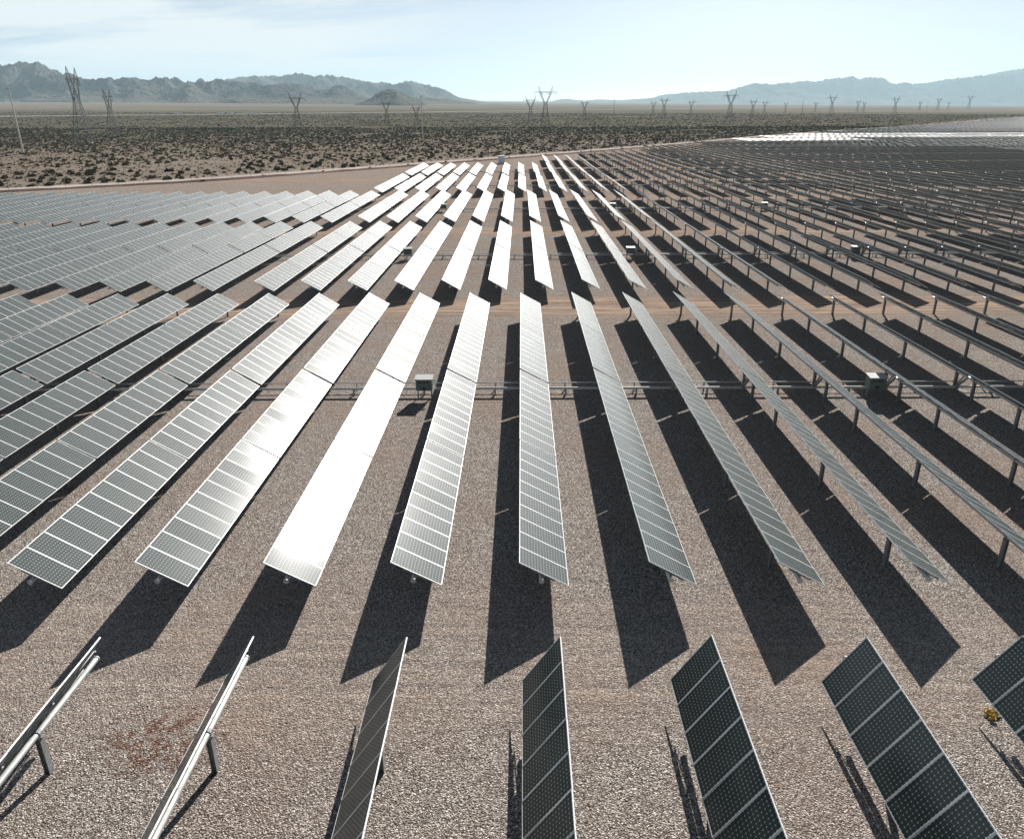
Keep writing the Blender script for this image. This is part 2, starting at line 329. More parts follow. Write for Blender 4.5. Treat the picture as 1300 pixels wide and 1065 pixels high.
# ------------------------------------------------------------------ setting
ys = np.concatenate([np.array([-400, -100]), np.linspace(0, 2000, 101), np.geomspace(2060, 60000, 70)])
xp = np.concatenate([np.linspace(0, 2200, 56), np.geomspace(2300, 60000, 45)]); xs = np.concatenate([-xp[:0:-1], xp])
g = link('ground', grid_mesh('ground', xs, ys, terr, GROUND)); g['kind'] = 'structure'
def ribbon(name, pts, half, mat, lift, step=6, crown=0.0, bank=None, kind='structure'):
    P = [Vector((p[0], p[1])) for p in pts]; out = []
    for a, b in zip(P, P[1:]):
        n = max(1, int((b-a).length/step))
        for i in range(n): out.append(a.lerp(b, i/n))
    out.append(P[-1])
    for _ in range(6): out = [out[0]]+[(out[i-1]+out[i]*2+out[i+1])/4 for i in range(1, len(out)-1)]+[out[-1]]
    V = []; F = []; prof = bank or [(-1, 0), (-.5, crown), (0, crown), (.5, crown), (1, 0)]
    for i, p in enumerate(out):
        t = (out[min(i+1, len(out)-1)]-out[max(i-1, 0)]).normalized(); nrm = Vector((t.y, -t.x))
        wv = half*(1+.12*noise.noise(Vector((p.x*.05, p.y*.05, 3))))
        for u, hh in prof:
            q = p+nrm*u*wv; V.append((q.x, q.y, tz(q.x, q.y)+lift+hh*(1+.5*noise.noise(Vector((q.x*.2, q.y*.2, 1))))))
    k = len(prof)
    for i in range(len(out)-1):
        for j in range(k-1): a = i*k+j; F.append((a, a+1, a+k+1, a+k))
    o = link(name, np_mesh(name, V, F, [mat])); o['kind'] = kind; return o, out
ribbon('dirt_road', ROAD, 3.6, ROADM, .05)
def offset(pts, d):
    r = []
    for i, p in enumerate(pts):
        a = Vector(pts[max(i-1, 0)]); b = Vector(pts[min(i+1, len(pts)-1)]); t = (b-a).normalized(); r.append((p[0]+t.y*d, p[1]-t.x*d))
    return r
ribbon('road_berm', offset(ROAD, 8.5), 1.3, BERMM, -.02, bank=[(-1, -.1), (-.4, .5), (.3, .55), (1, -.1)])
HW = [(-3200, 300), (-1700, 1040), (-974, 1400), (-582, 1665), (-253, 1960), (60, 2330), (500, 2900), (1200, 3900), (2400, 5800)]
ribbon('highway', HW, 11, HWYM, 2.2, step=30)
ribbon('dirt_track', [(-300, 1360), (-31, 1375), (180, 1480), (400, 1700), (900, 2250), (1500, 3000)], 4, ROADM, .5, step=30)
ribbon('dirt_track', [(-400, 2900), (0, 2960), (260, 3100), (700, 3800)], 12, ROADM, 1.2, step=40)
ribbon('desert_trail', [(-330, 660), (-200, 700), (-60, 690), (40, 740), (160, 900)], 1.6, ROADM, .06, step=12)

# ------------------------------------------------------------------ mountains (ridged height fields at their own distance)
def mountains(name, prof, dist, front, back, wl, seed, cols=420, rows=70, warp=.35, sharp=1.0, crestpow=1.1, sm=14):
    """a range of its own real relief (ridged noise under an envelope), its summits raised or lowered to the range's profile"""
    prof = np.array(prof); az = np.linspace(prof[0, 0], prof[-1, 0], cols); yy = np.linspace(dist-front, dist+back, rows)
    Hh = np.zeros((rows, cols)); B = np.zeros((rows, cols))
    for j, y in enumerate(yy):
        u = (y-dist)/(front if y < dist else back)
        for i, a in enumerate(az):
            x = a*y; B[j, i] = tz(x, y)
            wx, wy = x/wl, y/wl
            n_ = noise.noise(Vector((wx*.6, wy*.6, seed+4)))
            q = Vector((wx+warp*n_, wy*.75+warp*noise.noise(Vector((wx*.6+9, wy*.6, seed))), seed))
            rg = noise.ridged_multi_fractal(q, .95, 2.1, 6, 1.0, 2.0)
            env = max(0., 1-abs(u+.22*n_))**crestpow
            Hh[j, i] = env*(.10+.46*rg*sharp)
    Hh = np.maximum(Hh-.06, 0)
    tgt = np.interp(az, prof[:, 0], prof[:, 1])
    basea = ((B-CAM_Z)/yy[:, None]).max(0)
    kern = np.exp(-.5*(np.arange(-3*sm, 3*sm+1)/sm)**2); kern /= kern.sum()
    sc_ = None
    if True:
        lo, hi = np.zeros(cols), np.full(cols, 6000.)
        for _ in range(28):
            mid = (lo+hi)/2; m_ = ((B+Hh*mid-CAM_Z)/yy[:, None]).max(0); lo = np.where(m_ < tgt, mid, lo); hi = np.where(m_ < tgt, hi, mid)
        sc_ = (lo+hi)/2
        sc_ = np.clip(sc_, 1, np.median(sc_)*6)
        sc_ = np.exp(np.convolve(np.pad(np.log(np.maximum(sc_, 1.)), 3*sm, mode='edge'), kern, 'valid'))
    Z = B-6+Hh*sc_[None]+np.minimum(Hh*sc_[None]/10, 1)*6
    V = np.stack([az[None]*yy[:, None], np.repeat(yy[:, None], cols, 1), Z], -1)
    i = (np.arange(rows-1)[:, None]*cols+np.arange(cols-1)[None]).ravel(); F = np.stack([i, i+1, i+1+cols, i+cols], -1)
    o = link(name, np_mesh(name, V.reshape(-1, 3), F, [ROCK])); o['kind'] = 'structure'
    o.data.polygons.foreach_set('use_smooth', [dist > 8000]*len(F)); return o
PR_NEAR = [(-0.8415, 0.05756), (-0.7878, 0.06382), (-0.7342, 0.07096), (-0.6993, 0.06703), (-0.6733, 0.06828), (-0.6626, 0.06916), (-0.6533, 0.07005), (-0.6462, 0.07237), (-0.6422, 0.07281), (-0.6372, 0.07184), (-0.6296, 0.07109), (-0.6185, 0.06843), (-0.6094, 0.06317), (-0.597, 0.06025), (-0.5849, 0.05591), (-0.5725, 0.05297), (-0.5626, 0.05053), (-0.5469, 0.05044), (-0.5383, 0.05397), (-0.5311, 0.05083), (-0.5275, 0.04913), (-0.5179, 0.05147), (-0.5099, 0.05261), (-0.4969, 0.05206), (-0.4846, 0.04817), (-0.4764, 0.05003), (-0.4684, 0.05118), (-0.4601, 0.05399), (-0.4552, 0.05182), (-0.4479, 0.04868), (-0.4374, 0.04909), (-0.4271, 0.04856), (-0.4013, 0.04674), (-0.3906, 0.04835), (-0.38, 0.04948), (-0.3725, 0.04753), (-0.3649, 0.04581), (-0.3495, 0.04405), (-0.3492, 0.04501), (-0.334, 0.04157), (-0.3194, 0.04388), (-0.3076, 0.04477), (-0.2987, 0.04281), (-0.2894, 0.04419), (-0.2819, 0.04127), (-0.2717, 0.0393), (-0.2669, 0.03495), (-0.2604, 0.03563), (-0.2523, 0.03799), (-0.2455, 0.04059), (-0.2389, 0.04199), (-0.2325, 0.04052), (-0.2275, 0.03905), (-0.2175, 0.03371), (-0.2111, 0.03175), (-0.205, 0.02737), (-0.1895, 0.02438), (-0.1688, 0.02185), (-0.1425, 0.02509), (-0.1241, 0.02596), (-0.1008, 0.0239), (-0.0748, 0.02134), (-0.0592, 0.01931), (-0.0436, 0.01753), (-0.0344, 0.02088), (-0.0279, 0.01914), (-0.0188, 0.01497)]
PR_HILL = [(-0.2533, 0.01378), (-0.2321, 0.01537), (-0.2161, 0.01918), (-0.2054, 0.02204), (-0.1973, 0.02491), (-0.1836, 0.03352), (-0.177, 0.03541), (-0.1704, 0.03633), (-0.164, 0.03534), (-0.1576, 0.03338), (-0.15, 0.02948), (-0.1424, 0.02582), (-0.1296, 0.02163), (-0.1168, 0.01549), (-0.1012, 0.01297)]
PR_MID = [(-0.4009, 0.04278), (-0.374, 0.0511), (-0.3482, 0.05287), (-0.3326, 0.05278), (-0.3221, 0.05367), (-0.3119, 0.05242), (-0.3013, 0.05379), (-0.2946, 0.05564), (-0.2881, 0.05655), (-0.2792, 0.05484), (-0.2703, 0.05313), (-0.2626, 0.05214), (-0.2521, 0.05397), (-0.2418, 0.05249), (-0.2316, 0.05101), (-0.2188, 0.04903), (-0.2035, 0.04609), (-0.1932, 0.04507), (-0.183, 0.04311), (-0.179, 0.04499), (-0.175, 0.04545), (-0.17, 0.04351), (-0.1624, 0.0406), (-0.1543, 0.04485), (-0.1464, 0.04743), (-0.1388, 0.04524), (-0.126, 0.04135), (-0.1131, 0.03937), (-0.1003, 0.03594), (-0.0901, 0.0306), (-0.0799, 0.02499), (-0.0643, 0.02322), (-0.0383, 0.01871), (-0.0175, 0.01617)]
PR_FAR = [(0.0296, 0.01714), (0.04, 0.02072), (0.0478, 0.02261), (0.0582, 0.02352), (0.0686, 0.02225), (0.0816, 0.02097), (0.0971, 0.02234), (0.1127, 0.02201), (0.1283, 0.0212), (0.1464, 0.02255), (0.1696, 0.02363), (0.1772, 0.02624), (0.1848, 0.02788), (0.1977, 0.02853), (0.2105, 0.0299), (0.2362, 0.03119), (0.2516, 0.03135), (0.267, 0.03198), (0.2769, 0.03503), (0.287, 0.03735), (0.2969, 0.04039), (0.3044, 0.04153), (0.3021, 0.04169), (0.3076, 0.0397), (0.3154, 0.04039), (0.3235, 0.03864), (0.3299, 0.04031), (0.3364, 0.04101), (0.347, 0.04095), (0.3573, 0.0426), (0.3678, 0.04303), (0.3785, 0.04175), (0.3861, 0.04365), (0.3912, 0.04484), (0.3989, 0.04601), (0.4068, 0.04597), (0.4146, 0.04641), (0.4246, 0.04951), (0.4274, 0.04828), (0.43, 0.04511), (0.4359, 0.04434), (0.4381, 0.04676), (0.4407, 0.04699), (0.4513, 0.04668), (0.4645, 0.04612), (0.4679, 0.04416), (0.4735, 0.0395), (0.4841, 0.0387), (0.4903, 0.04111), (0.497, 0.0401), (0.5025, 0.03884), (0.5155, 0.0395), (0.5309, 0.04112), (0.5371, 0.04279), (0.5434, 0.04397), (0.5666, 0.04578), (0.5793, 0.0474), (0.5972, 0.04923), (0.6071, 0.05159), (0.6171, 0.05322), (0.6297, 0.05483), (0.6398, 0.05622), (0.6793, 0.05702), (0.7399, 0.05299), (0.8176, 0.05804)]

mountains('hills', PR_NEAR, 6900, 1250, 1200, 470, 3.1, cols=900, rows=140, sm=7)
mountains('low_hills', PR_HILL, 4600, 420, 420, 380, 8.3, cols=260, rows=70, sharp=.16, sm=5)
mountains('mountains', PR_MID, 11000, 1600, 1400, 850, 12.7, cols=480, rows=90, crestpow=.9, sm=5)
mountains('mountains', PR_FAR, 19000, 2400, 1900, 1250, 21.9, cols=760, rows=90, crestpow=.9, sm=2)

# ------------------------------------------------------------------ solar tracker rows
PITCH, X0, SKEW, HUB = 4.657, .748, .008, 1.4
HALF = 21.35
def module_mesh():
    b = MB(); t = .018; z0, z1 = -.022, .018
    hx, hy = MW/2, ML/2
    b.box(-hx, hx, -hy, -hy+t, z0, z1, 1); b.box(-hx, hx, hy-t, hy, z0, z1, 1)
    b.box(-hx, -hx+t, -hy+t, hy-t, z0, z1, 1); b.box(hx-t, hx, -hy+t, hy-t, z0, z1, 1)
    i = len(b.v); zz = .013
    b.v += [Vector(v) for v in ((-hx+t, -hy+t, zz), (hx-t, -hy+t, zz), (hx-t, hy-t, zz), (-hx+t, hy-t, zz))]; b.f.append((i, i+1, i+2, i+3)); b.m.append(0)
    i = len(b.v)
    b.v += [Vector(v) for v in ((-hx+t, -hy+t, .002), (-hx+t, hy-t, .002), (hx-t, hy-t, .002), (hx-t, -hy+t, .002))]; b.f.append((i, i+1, i+2, i+3)); b.m.append(2)
    b.box(-.09, .09, -.06, .06, -.03, .001, 2)          # junction box
    me = b.mesh('solar_panel', [GLASS, FRAME, BACK]); add_uv(me, 1); return me
def add_uv(me, n, y0=0):
    uv = me.uv_layers.new(name='UVMap'); vs = me.vertices
    for p in me.polygons:
        for li in p.loop_indices:
            c = vs[me.loops[li].vertex_index].co; uv.data[li].uv = (c.x+MW/2, (c.y-y0) % 1000 if n > 1 else c.y+ML/2)
MOD = module_mesh()
def table_mesh():                                  # ten framed modules read as one table on the farther rows
    b = MB(); hx = MW/2; L5 = 5*MP; uvs = []
    for i in range(10):
        yc = -L5+MP*(i+.5); hy = ML/2; t = .022
        for (x0, x1, y0, y1) in ((-hx, hx, -hy, -hy+t), (-hx, hx, hy-t, hy), (-hx, -hx+t, -hy+t, hy-t), (hx-t, hx, -hy+t, hy-t)):
            b.box(x0, x1, yc+y0, yc+y1, -.022, .018, 1)
        j = len(b.v); b.v += [Vector(v) for v in ((-hx+t, yc-hy+t, .013), (hx-t, yc-hy+t, .013), (hx-t, yc+hy-t, .013), (-hx+t, yc+hy-t, .013))]; b.f.append((j, j+1, j+2, j+3)); b.m.append(0)
        j = len(b.v); b.v += [Vector(v) for v in ((-hx+t, yc-hy+t, .002), (-hx+t, yc+hy-t, .002), (hx-t, yc+hy-t, .002), (hx-t, yc-hy+t, .002))]; b.f.append((j, j+1, j+2, j+3)); b.m.append(2)
    me = b.mesh('panel_table', [GLASS, FRAME, BACK]); uv = me.uv_layers.new(name='UVMap')
    for p in me.polygons:
        yc = sum(me.vertices[v].co.y for v in p.vertices)/len(p.vertices)
        i = max(0, min(9, int((yc+L5)/MP))); y0 = -L5+MP*(i+.5)-ML/2
        for li in p.loop_indices:
            c = me.vertices[me.loops[li].vertex_index].co; uv.data[li].uv = (c.x+MW/2, c.y-y0)
    return me
TABLE = table_mesh()
def tube_mesh():
    b = MB(); b.tube((0, -HALF-.12, 0), (0, HALF+.12, 0), .085, 12); 
    for s in (-1, 1): b.tube((0, s*(HALF+.12), 0), (0, s*(HALF+.15), 0), .10, 14)
    return b.mesh('torque_tube', TUBE)
TUBEM = tube_mesh()
def rail_mesh():
    b = MB()
    for x in (-.42, .42): b.box(x-.02, x+.02, -5*MP+.03, 5*MP-.03, -.062, -.024)
    for i in range(0, 11, 2): y = -5*MP+.06+i*(10*MP-.12)/10; b.box(-.5, .5, y-.03, y+.03, -.095, -.063)
    return b.mesh('support_rail', STEEL)
RAIL = rail_mesh()
def post_mesh():
    b = MB(); z0 = -HUB-.25
    b.box(-.075, -.063, -.09, .09, z0, -.10); b.box(.063, .075, -.09, .09, z0, -.10); b.box(-.062, .062, -.006, .006, z0, -.10)   # H section
    b.box(-.13, .13, -.05, .05, -.16, -.095); b.tube((0, -.06, 0), (0, .06, 0), .105, 12)
    return b.mesh('post', STEEL)
POST = post_mesh()
def arm_mesh():
    b = MB(); b.bar((0, 0, -.05), (-.15, .75, -HUB+.42), .11); b.bar((0, .35, -.05), (-.1, .95, -HUB+.42), .07)
    b.box(-.25, -.02, .62, .98, -HUB+.30, -HUB+.52)
    return b.mesh('drive_arm', STEEL)
ARM = arm_mesh()
SEC = [(-HALF+5*MP, 0), (-.16-5*MP-.0, 1), (.16+5*MP, 2), (HALF-5*MP, 3)]
SEC = [-.16-MP*15-.12, -.16-MP*5, .16+MP*5, .16+MP*15+.12]
POSTS = [-18.6, -11.9, -5.1, -.75, 1.2, 7.9, 14.6, 20.9]
def ry_base(k, Yc): return X0+PITCH*k, Yc+SKEW*PITCH*k
def add_parts(root, tilt, detail, flip=1, keep=None):
    """tilt > 0: right edge low"""
    rot = (0, tilt, 0)
    def up(dz, y): return (math.sin(tilt)*dz, y, math.cos(tilt)*dz)
    def K(y): return keep is None or keep(y)
    off = .19
    for ti, s in enumerate(SEC):
        jt = tilt + R(random.uniform(-.35, .35)); rt = (0, jt, 0)
        if detail:
            for i in range(10):
                y = s-5*MP+MP*(i+.5)
                if K(y): 
                    o = link('solar_panel', MOD, root, (math.sin(jt)*off, y, math.cos(jt)*off), (R(random.uniform(-.35, .35)), jt+R(random.uniform(-.3, .3)), 0))
            if K(s): link('support_rail', RAIL, root, (math.sin(jt)*off, s, math.cos(jt)*off), rt)
        else: link('panel_table', TABLE, root, (math.sin(jt)*off, s, math.cos(jt)*off), rt)
    link('torque_tube', TUBEM, root)
    for y in POSTS: link('post', POST, root, (0, y*flip, 0))
    link('drive_arm', ARM, root, (0, .05, 0))

ORD = ['', 'first', 'second', 'third', 'fourth', 'fifth', 'sixth', 'seventh', 'eighth', 'ninth', 'tenth', 'eleventh', 'twelfth', 'thirteenth', 'fourteenth', 'fifteenth',
       'sixteenth', 'seventeenth', 'eighteenth', 'nineteenth', 'twentieth']
TENS = {20: 'twenty', 30: 'thirty', 40: 'forty', 50: 'fifty', 60: 'sixty', 70: 'seventy', 80: 'eighty', 90: 'ninety'}
def ordn(n):
    if n <= 20: return ORD[n]
    t = n//10*10
    return (TENS[t][:-1]+'ieth') if n == t else TENS[t]+'-'+ORD[n-t]
fcam = 906.7
def project(x, y, z):
    p = cam.matrix_world.inverted() @ Vector((x, y, z))
    if p.z > -1: return None
    return 650+fcam*p.x/-p.z, 487.5-fcam*p.y/-p.z
def road_side(x, y):      # > 0 beyond the road (outside the plant)
    best = None
    for a, b in zip(ROAD, ROAD[1:]):
        if min(a[1], b[1]) <= y <= max(a[1], b[1]):
            xr = a[0]+(y-a[1])/(b[1]-a[1])*(b[0]-a[0]); return xr-x
    return 1e3 if y > ROAD[-1][1] else -1e3
TILT = R(29.3)
TA = {-4: 32.3, -3: 30.6, -2: 28.9, -1: 28.5, 0: 28.5, 1: 29.5, 2: 29.6, 3: 30.2}
BLK = [('F', 17.72-HALF, 0, 0)]
cents = [43.27+48.2*i for i in range(0, 32)]
rows = []
for bi, yc in enumerate([17.72-HALF]+cents):
    name = 'front' if bi == 0 else bi
    for k in range(-60, 260):
        if bi == 0: off = 0.; lo = -6
        elif bi == 1: off = 0.; lo = -40
        elif bi in (2, 3): off = 1.42 if k >= -6 else -.05; lo = -40
        elif bi == 4: off = -.65; lo = -7
        elif bi == 5: off = -.95; lo = -7
        elif bi == 6: off = -.9; lo = 2
        else: off = -.9; lo = -60
        if k < lo: continue
        x, y = X0+PITCH*k+off, yc+SKEW*(PITCH*k+off)
        if bi >= 6 and bi != 6 and road_side(x, y+HALF+9) > -7: continue
        if bi in (2, 3) and road_side(x, y+HALF+9) > -7: continue
        # in view?
        vis = False
        for yy in (y-HALF, y-HALF/2, y, y+HALF/2, y+HALF):
            p = project(x, yy, tz(x, yy)+1.4)
            if p and -45 < p[0] < 1345 and -60 < p[1] < 1150: vis = True
        if not vis: continue
        p = project(x, y+HALF if bi == 0 else y, tz(x, y)+1.4)
        flat = False
        if bi == 11 or bi == 12: flat = True
        if bi == 10 and x < 215: flat = True
        rows.append(dict(b=bi, k=k, x=x, y=y, flat=flat, d=math.hypot(x, y)))
rows.sort(key=lambda r: r['d'] if r['b'] else 0)
near, far = rows[:300], rows[300:]
# positions within a block, for the labels
byb = {}
for r in rows: byb.setdefault(r['b'], []).append(r)
BN = {2: 'second block beyond reddish lane', 3: 'third block from the front', 4: 'fourth block from the front', 5: 'fifth block from the front', 6: 'sixth block from the front'}
for b, rs in byb.items():
    rs.sort(key=lambda r: r['k'])
    for i, r in enumerate(rs):
        k = r['k']; look = 'dark glass' if k < -6 else ('pale glossy' if k < 5 else ('edge-on' if k < 12 else 'back-turned'))
        if b == 0:
            r['label'] = ('leftmost front row seen from its steel back, cut by the frame bottom' if k == -3 else
                          'second front row from left, steel back towards us, cut by frame bottom' if k == -2 else
                          'third front row from left, dark panel face seen very obliquely' if k == -1 else
                          '%s front row from left, black panels facing us, cut by frame bottom' % ordn(k+4) if k > -3 else
                          'front row at the lower left corner, %s left of the leftmost visible one' % ordn(-3-k))
        elif b == 1:
            if k == -2: r['label'] = 'blinding white tracker row glaring in the sun, nearest full block'
            else:
                n = abs(k+2); lk = ('grey glaring' if k == -3 else 'pale' if -1 <= k <= 1 else 'dark glass' if k < -3 else 'thin slanting')
                r['label'] = '%s tracker row, %s %s of the blinding white one, nearest full block' % (lk, ordn(n), 'left' if k < -2 else 'right')
        elif b in (2, 3):
            if k >= -6: r['label'] = '%s tracker row, %s right of wide gap, %s' % (look, ordn(k+7), BN[b])
            else: r['label'] = '%s tracker row, %s left of wide gap, %s' % (look, ordn(-6-k), BN[b])
        else: r['label'] = '%s tracker row, %s from left end of the %s' % (look, ordn(i+1), BN.get(b, '%s block from the front' % ordn(b)))
for r in near:
    b, k = r['b'], r['k']
    z = tz(r['x'], r['y'])+HUB
    slope = math.atan2(tz(r['x'], r['y']+HALF)-tz(r['x'], r['y']-HALF), 2*HALF)
    root = D.objects.new('solar_tracker_row', None); root.empty_display_size = .5; C.objects.link(root)
    root.location = (r['x']+random.uniform(-.03, .03), r['y']+random.uniform(-.05, .05), z-HUB+random.uniform(-.04, .04)); root.rotation_euler = (slope, 0, 0)
    tag(root, r['label'], 'solar tracker', 'solar tracker rows of the plant')
    if b == 0: tilt = -R(56.0)+R(random.uniform(-.8, .8))
    elif b == 1: tilt = R(TA.get(k, 29.8+random.uniform(-.7, .7)))
    elif r['flat']: tilt = R(random.uniform(-1, 1))
    else: tilt = TILT+R(random.uniform(-.9, .9))
    # parts hang at hub height
    before = set()
    add_parts(root, tilt, b in (0, 1, 2), -1 if b == 0 else 1, keep=(lambda y: y > 5) if b == 0 else None)
    for ch in root.children if False else []: pass
    r['root'] = root
# parts were laid out around the tube axis: lift them to hub height
for r in near:
    pass
for o in list(C.objects):
    if o.parent and o.parent.name.startswith('solar_tracker_row'): o.location.z += HUB
# everything farther away: one object
def far_rows():
    b = MB(); cz = []
    V = []; F = []; Mi = []; UV = []
    bx = np.array([(a, c, d) for a in (-1, 1) for c in (-1, 1) for d in (-1, 1)], float)
    bf = np.array([(0, 1, 3, 2), (4, 6, 7, 5), (0, 4, 5, 1), (2, 3, 7, 6), (0, 2, 6, 4), (1, 5, 7, 3)])
    n = 0
    def addbox(c, hx, hy, hz, mats):
        nonlocal n
        pts = np.array(c)+bx[:, :1]*hx+bx[:, 1:2]*hy+bx[:, 2:]*hz
        V.append(pts); F.append(bf+n); Mi.extend(mats); n += 8
        u = np.zeros((6, 4, 2)); 
        for fi, q in enumerate(bf):
            for vi, v in enumerate(q): u[fi, vi] = ((bx[v, 0]+1)/2*MW, (bx[v, 1]+1)/2*ML)
        UV.append(u.reshape(-1, 2))
    for r in far:
        t = (random.uniform(-1, 1)*R(1) if r['flat'] else TILT+R(random.uniform(-.9, .9))); ex = np.array((math.cos(t), 0, -math.sin(t))); ez = np.array((math.sin(t), 0, math.cos(t)))
        z = tz(r['x'], r['y']); x, y = r['x'], r['y']
        dz = (tz(x, y+HALF)-tz(x, y-HALF))/(2*HALF); ey = np.array((0, 1, dz))
        nm = 4 if r['d'] > 420 else 40
        if nm == 40:
            for s in SEC:
                for i in range(10):
                    yy = s-5*MP+MP*(i+.5); addbox(np.array((x, y, z+HUB))+ey*yy+ez*.19, ex*MW/2, ey*ML/2, ez*.02, [1, 1, 1, 1, 2, 0])
        else:
            for s in SEC: addbox(np.array((x, y, z+HUB))+ey*s+ez*.19, ex*MW/2, ey*5*MP, ez*.02, [1, 1, 1, 1, 2, 3])
        addbox((x, y, z+HUB), np.array((.08, 0, 0)), ey*HALF, np.array((0, 0, .08)), [4]*6)
        for py in POSTS:
            if py == -.75: continue
            addbox(np.array((x, y, z+HUB/2-.1))+ey*py, np.array((.075, 0, 0)), np.array((0, .09, 0)), np.array((0, 0, HUB/2+.1)), [4]*6)
    V = np.concatenate(V); F = np.concatenate(F); me = np_mesh('distant_tracker_rows', V, F, [GLASS, FRAME, BACK, GLASSFAR, STEEL])
    me.polygons.foreach_set('material_index', np.array(Mi, np.int32))
    uv = me.uv_layers.new(name='UVMap'); uv.data.foreach_set('uv', np.concatenate(UV).astype(np.float32).ravel())
    o = link('distant_tracker_rows', me)
    return tag(o, 'hundreds of distant tracker rows merging into dark bands towards the horizon', 'solar trackers', None, 'stuff')
def glassfar():
    m, nt, b = newmat('distant_glass')
    g = nt.nodes.new('ShaderNodeNewGeometry'); n = noise_tex(nt, g.outputs['Position'], .05, 4)
    nt.links.new(mixc(nt, rng(nt, n.outputs['Fac'], .3, .7), (.025, .035, .035), (.04, .05, .048)), b.inputs['Base Color'])
    b.inputs['Roughness'].default_value = .5; b.inputs['Coat Weight'].default_value = .6; b.inputs['Coat Roughness'].default_value = .14
    return m
GLASSFAR = glassfar()
if far: far_rows()
print('rows', len(rows), 'near', len(near), {b: len(v) for b, v in byb.items()})

# ------------------------------------------------------------------ drive lines, control boxes
def pipe_line(idx, yc, x0, x1):
    root = D.objects.new('drive_line', None); C.objects.link(root)
    xm = (x0+x1)/2; root.location = (xm, yc+SKEW*xm, tz(xm, yc))
    tag(root, ['long pale drive pipe crossing under the nearest full block', 'pale drive pipe crossing under the second block of trackers', 'thin pale drive pipe crossing under the third block',
               'thin pale drive pipe under the fourth block, below the white cabinet', 'faint drive pipe under the fifth block, closest to the white cabinet'][idx], 'pipe', 'drive pipes under the tracker blocks')
    h = (x1-x0)/2
    def P(x, dy, z): return (x, dy+SKEW*x, z)
    b = MB(); n = 40
    b.tube(P(-h, .75, .44), P(h, .75, .44), .085, 12); link('drive_pipe', b.mesh('drive_pipe', PIPE, True), root)
    b = MB(); b.tube(P(-h, 1.65, .5), P(h, 1.65, .5), .04, 8); link('cable_conduit', b.mesh('cable_conduit', PIPE, True), root)
    b = MB(); x = -h+1
    b.box(-.05, .05, .65, .85, -.1, .355); b.box(-.04, .04, 1.6, 1.7, -.1, .46)
    me = b.mesh('pipe_support', STEEL); cnt = 0
    while x < h and cnt < 90:
        link('pipe_support', me, root, (x, SKEW*x, 0)); x += PITCH; cnt += 1
pipe_line(0, 43.27, -40, 48); pipe_line(1, 91.5, -95, 85); pipe_line(2, 139.7, -110, 120); pipe_line(3, 187.9, -36, 150); pipe_line(4, 236.1, -36, 180)

def control_box(x, y, label):
    root = D.objects.new('control_box', None); C.objects.link(root); root.location = (x, y, tz(x, y))
    tag(root, label, 'control box', 'control boxes on the drive pipes')
    b = MB(); b.box(-.52, .52, -.30, .30, .62, 1.42); link('cabinet', b.mesh('cabinet', GREYP), root)
    b = MB(); b.quadbox((0, -.02, 1.455), (.58, 0, 0), (0, .36, .05), (0, 0, .025)); link('sunshade', b.mesh('sunshade', SHADEP), root)
    for xx in (-.36, -.02, .17):
        b = MB(); b.box(xx, xx+(.24 if xx < -.1 else .13), -.315, -.301, 1.14, 1.24 if xx > -.1 else 1.2); link('vent', b.mesh('vent', DARKP), root)
    b = MB(); b.box(-.12, .10, -.316, -.301, .72, .84); link('gauge_cover', b.mesh('gauge_cover', DARKP), root)
    for xx in (-.44, .44):
        b = MB(); b.box(xx-.035, xx+.035, -.05, .05, -.1, .618); link('leg', b.mesh('leg', STEEL), root)
    b = MB()
    for i in range(3): b.tube((.53, -.1+.1*i, .95+.12*i), (.85, -.1+.1*i, .95+.12*i), .022, 8)
    b.tube((.3, 0, .61), (.55, .4, .44), .03, 8)
    link('conduit', b.mesh('conduit', PIPE), root)
for a in [(-6.3, 43.35, 'control box beside the blinding white row, nearest drive pipe'),
          (22.9, 43.6, 'control box with bright sunshade at right, nearest drive pipe'),
          (-14.6, 91.9, 'left control box on the second drive pipe, between pale rows'),
          (14.0, 92.1, 'middle control box on the second drive pipe, in row shadows'),
          (42.8, 92.3, 'right control box on the second drive pipe, among the posts'),
          (-14.9, 140.1, 'left control box on the third drive pipe, among white rows'),
          (17.5, 140.4, 'control box at middle of the third drive pipe'),
          (46.5, 140.6, 'right control box on the third drive pipe')]: control_box(*a)

def cabinet(x, y):
    root = D.objects.new('equipment_cabinet', None); C.objects.link(root); root.location = (x, y, tz(x, y)); root.rotation_euler = (0, 0, R(12))
    tag(root, 'white walk-in equipment cabinet at the far end of the pale rows', 'cabinet')
    b = MB(); b.box(-1.15, 1.15, -1.2, 1.2, .15, 2.75); link('body', b.mesh('body', WHITEP), root)
    b = MB(); b.box(-1.25, 1.25, -1.3, 1.3, 2.752, 2.87); link('roof', b.mesh('roof', WHITEP), root)
    b = MB(); b.box(-.45, .45, -1.24, -1.203, .25, 2.3); d = link('door', b.mesh('door', WHITEP), root)
    b = MB(); b.box(.3, .36, -1.28, -1.242, 1.2, 1.4); link('handle', b.mesh('handle', STEEL), d)
    b = MB(); b.box(-1.35, 1.35, -1.4, 1.4, -.3, .148); link('plinth', b.mesh('plinth', CONC), root)
cabinet(-7.6, 283)

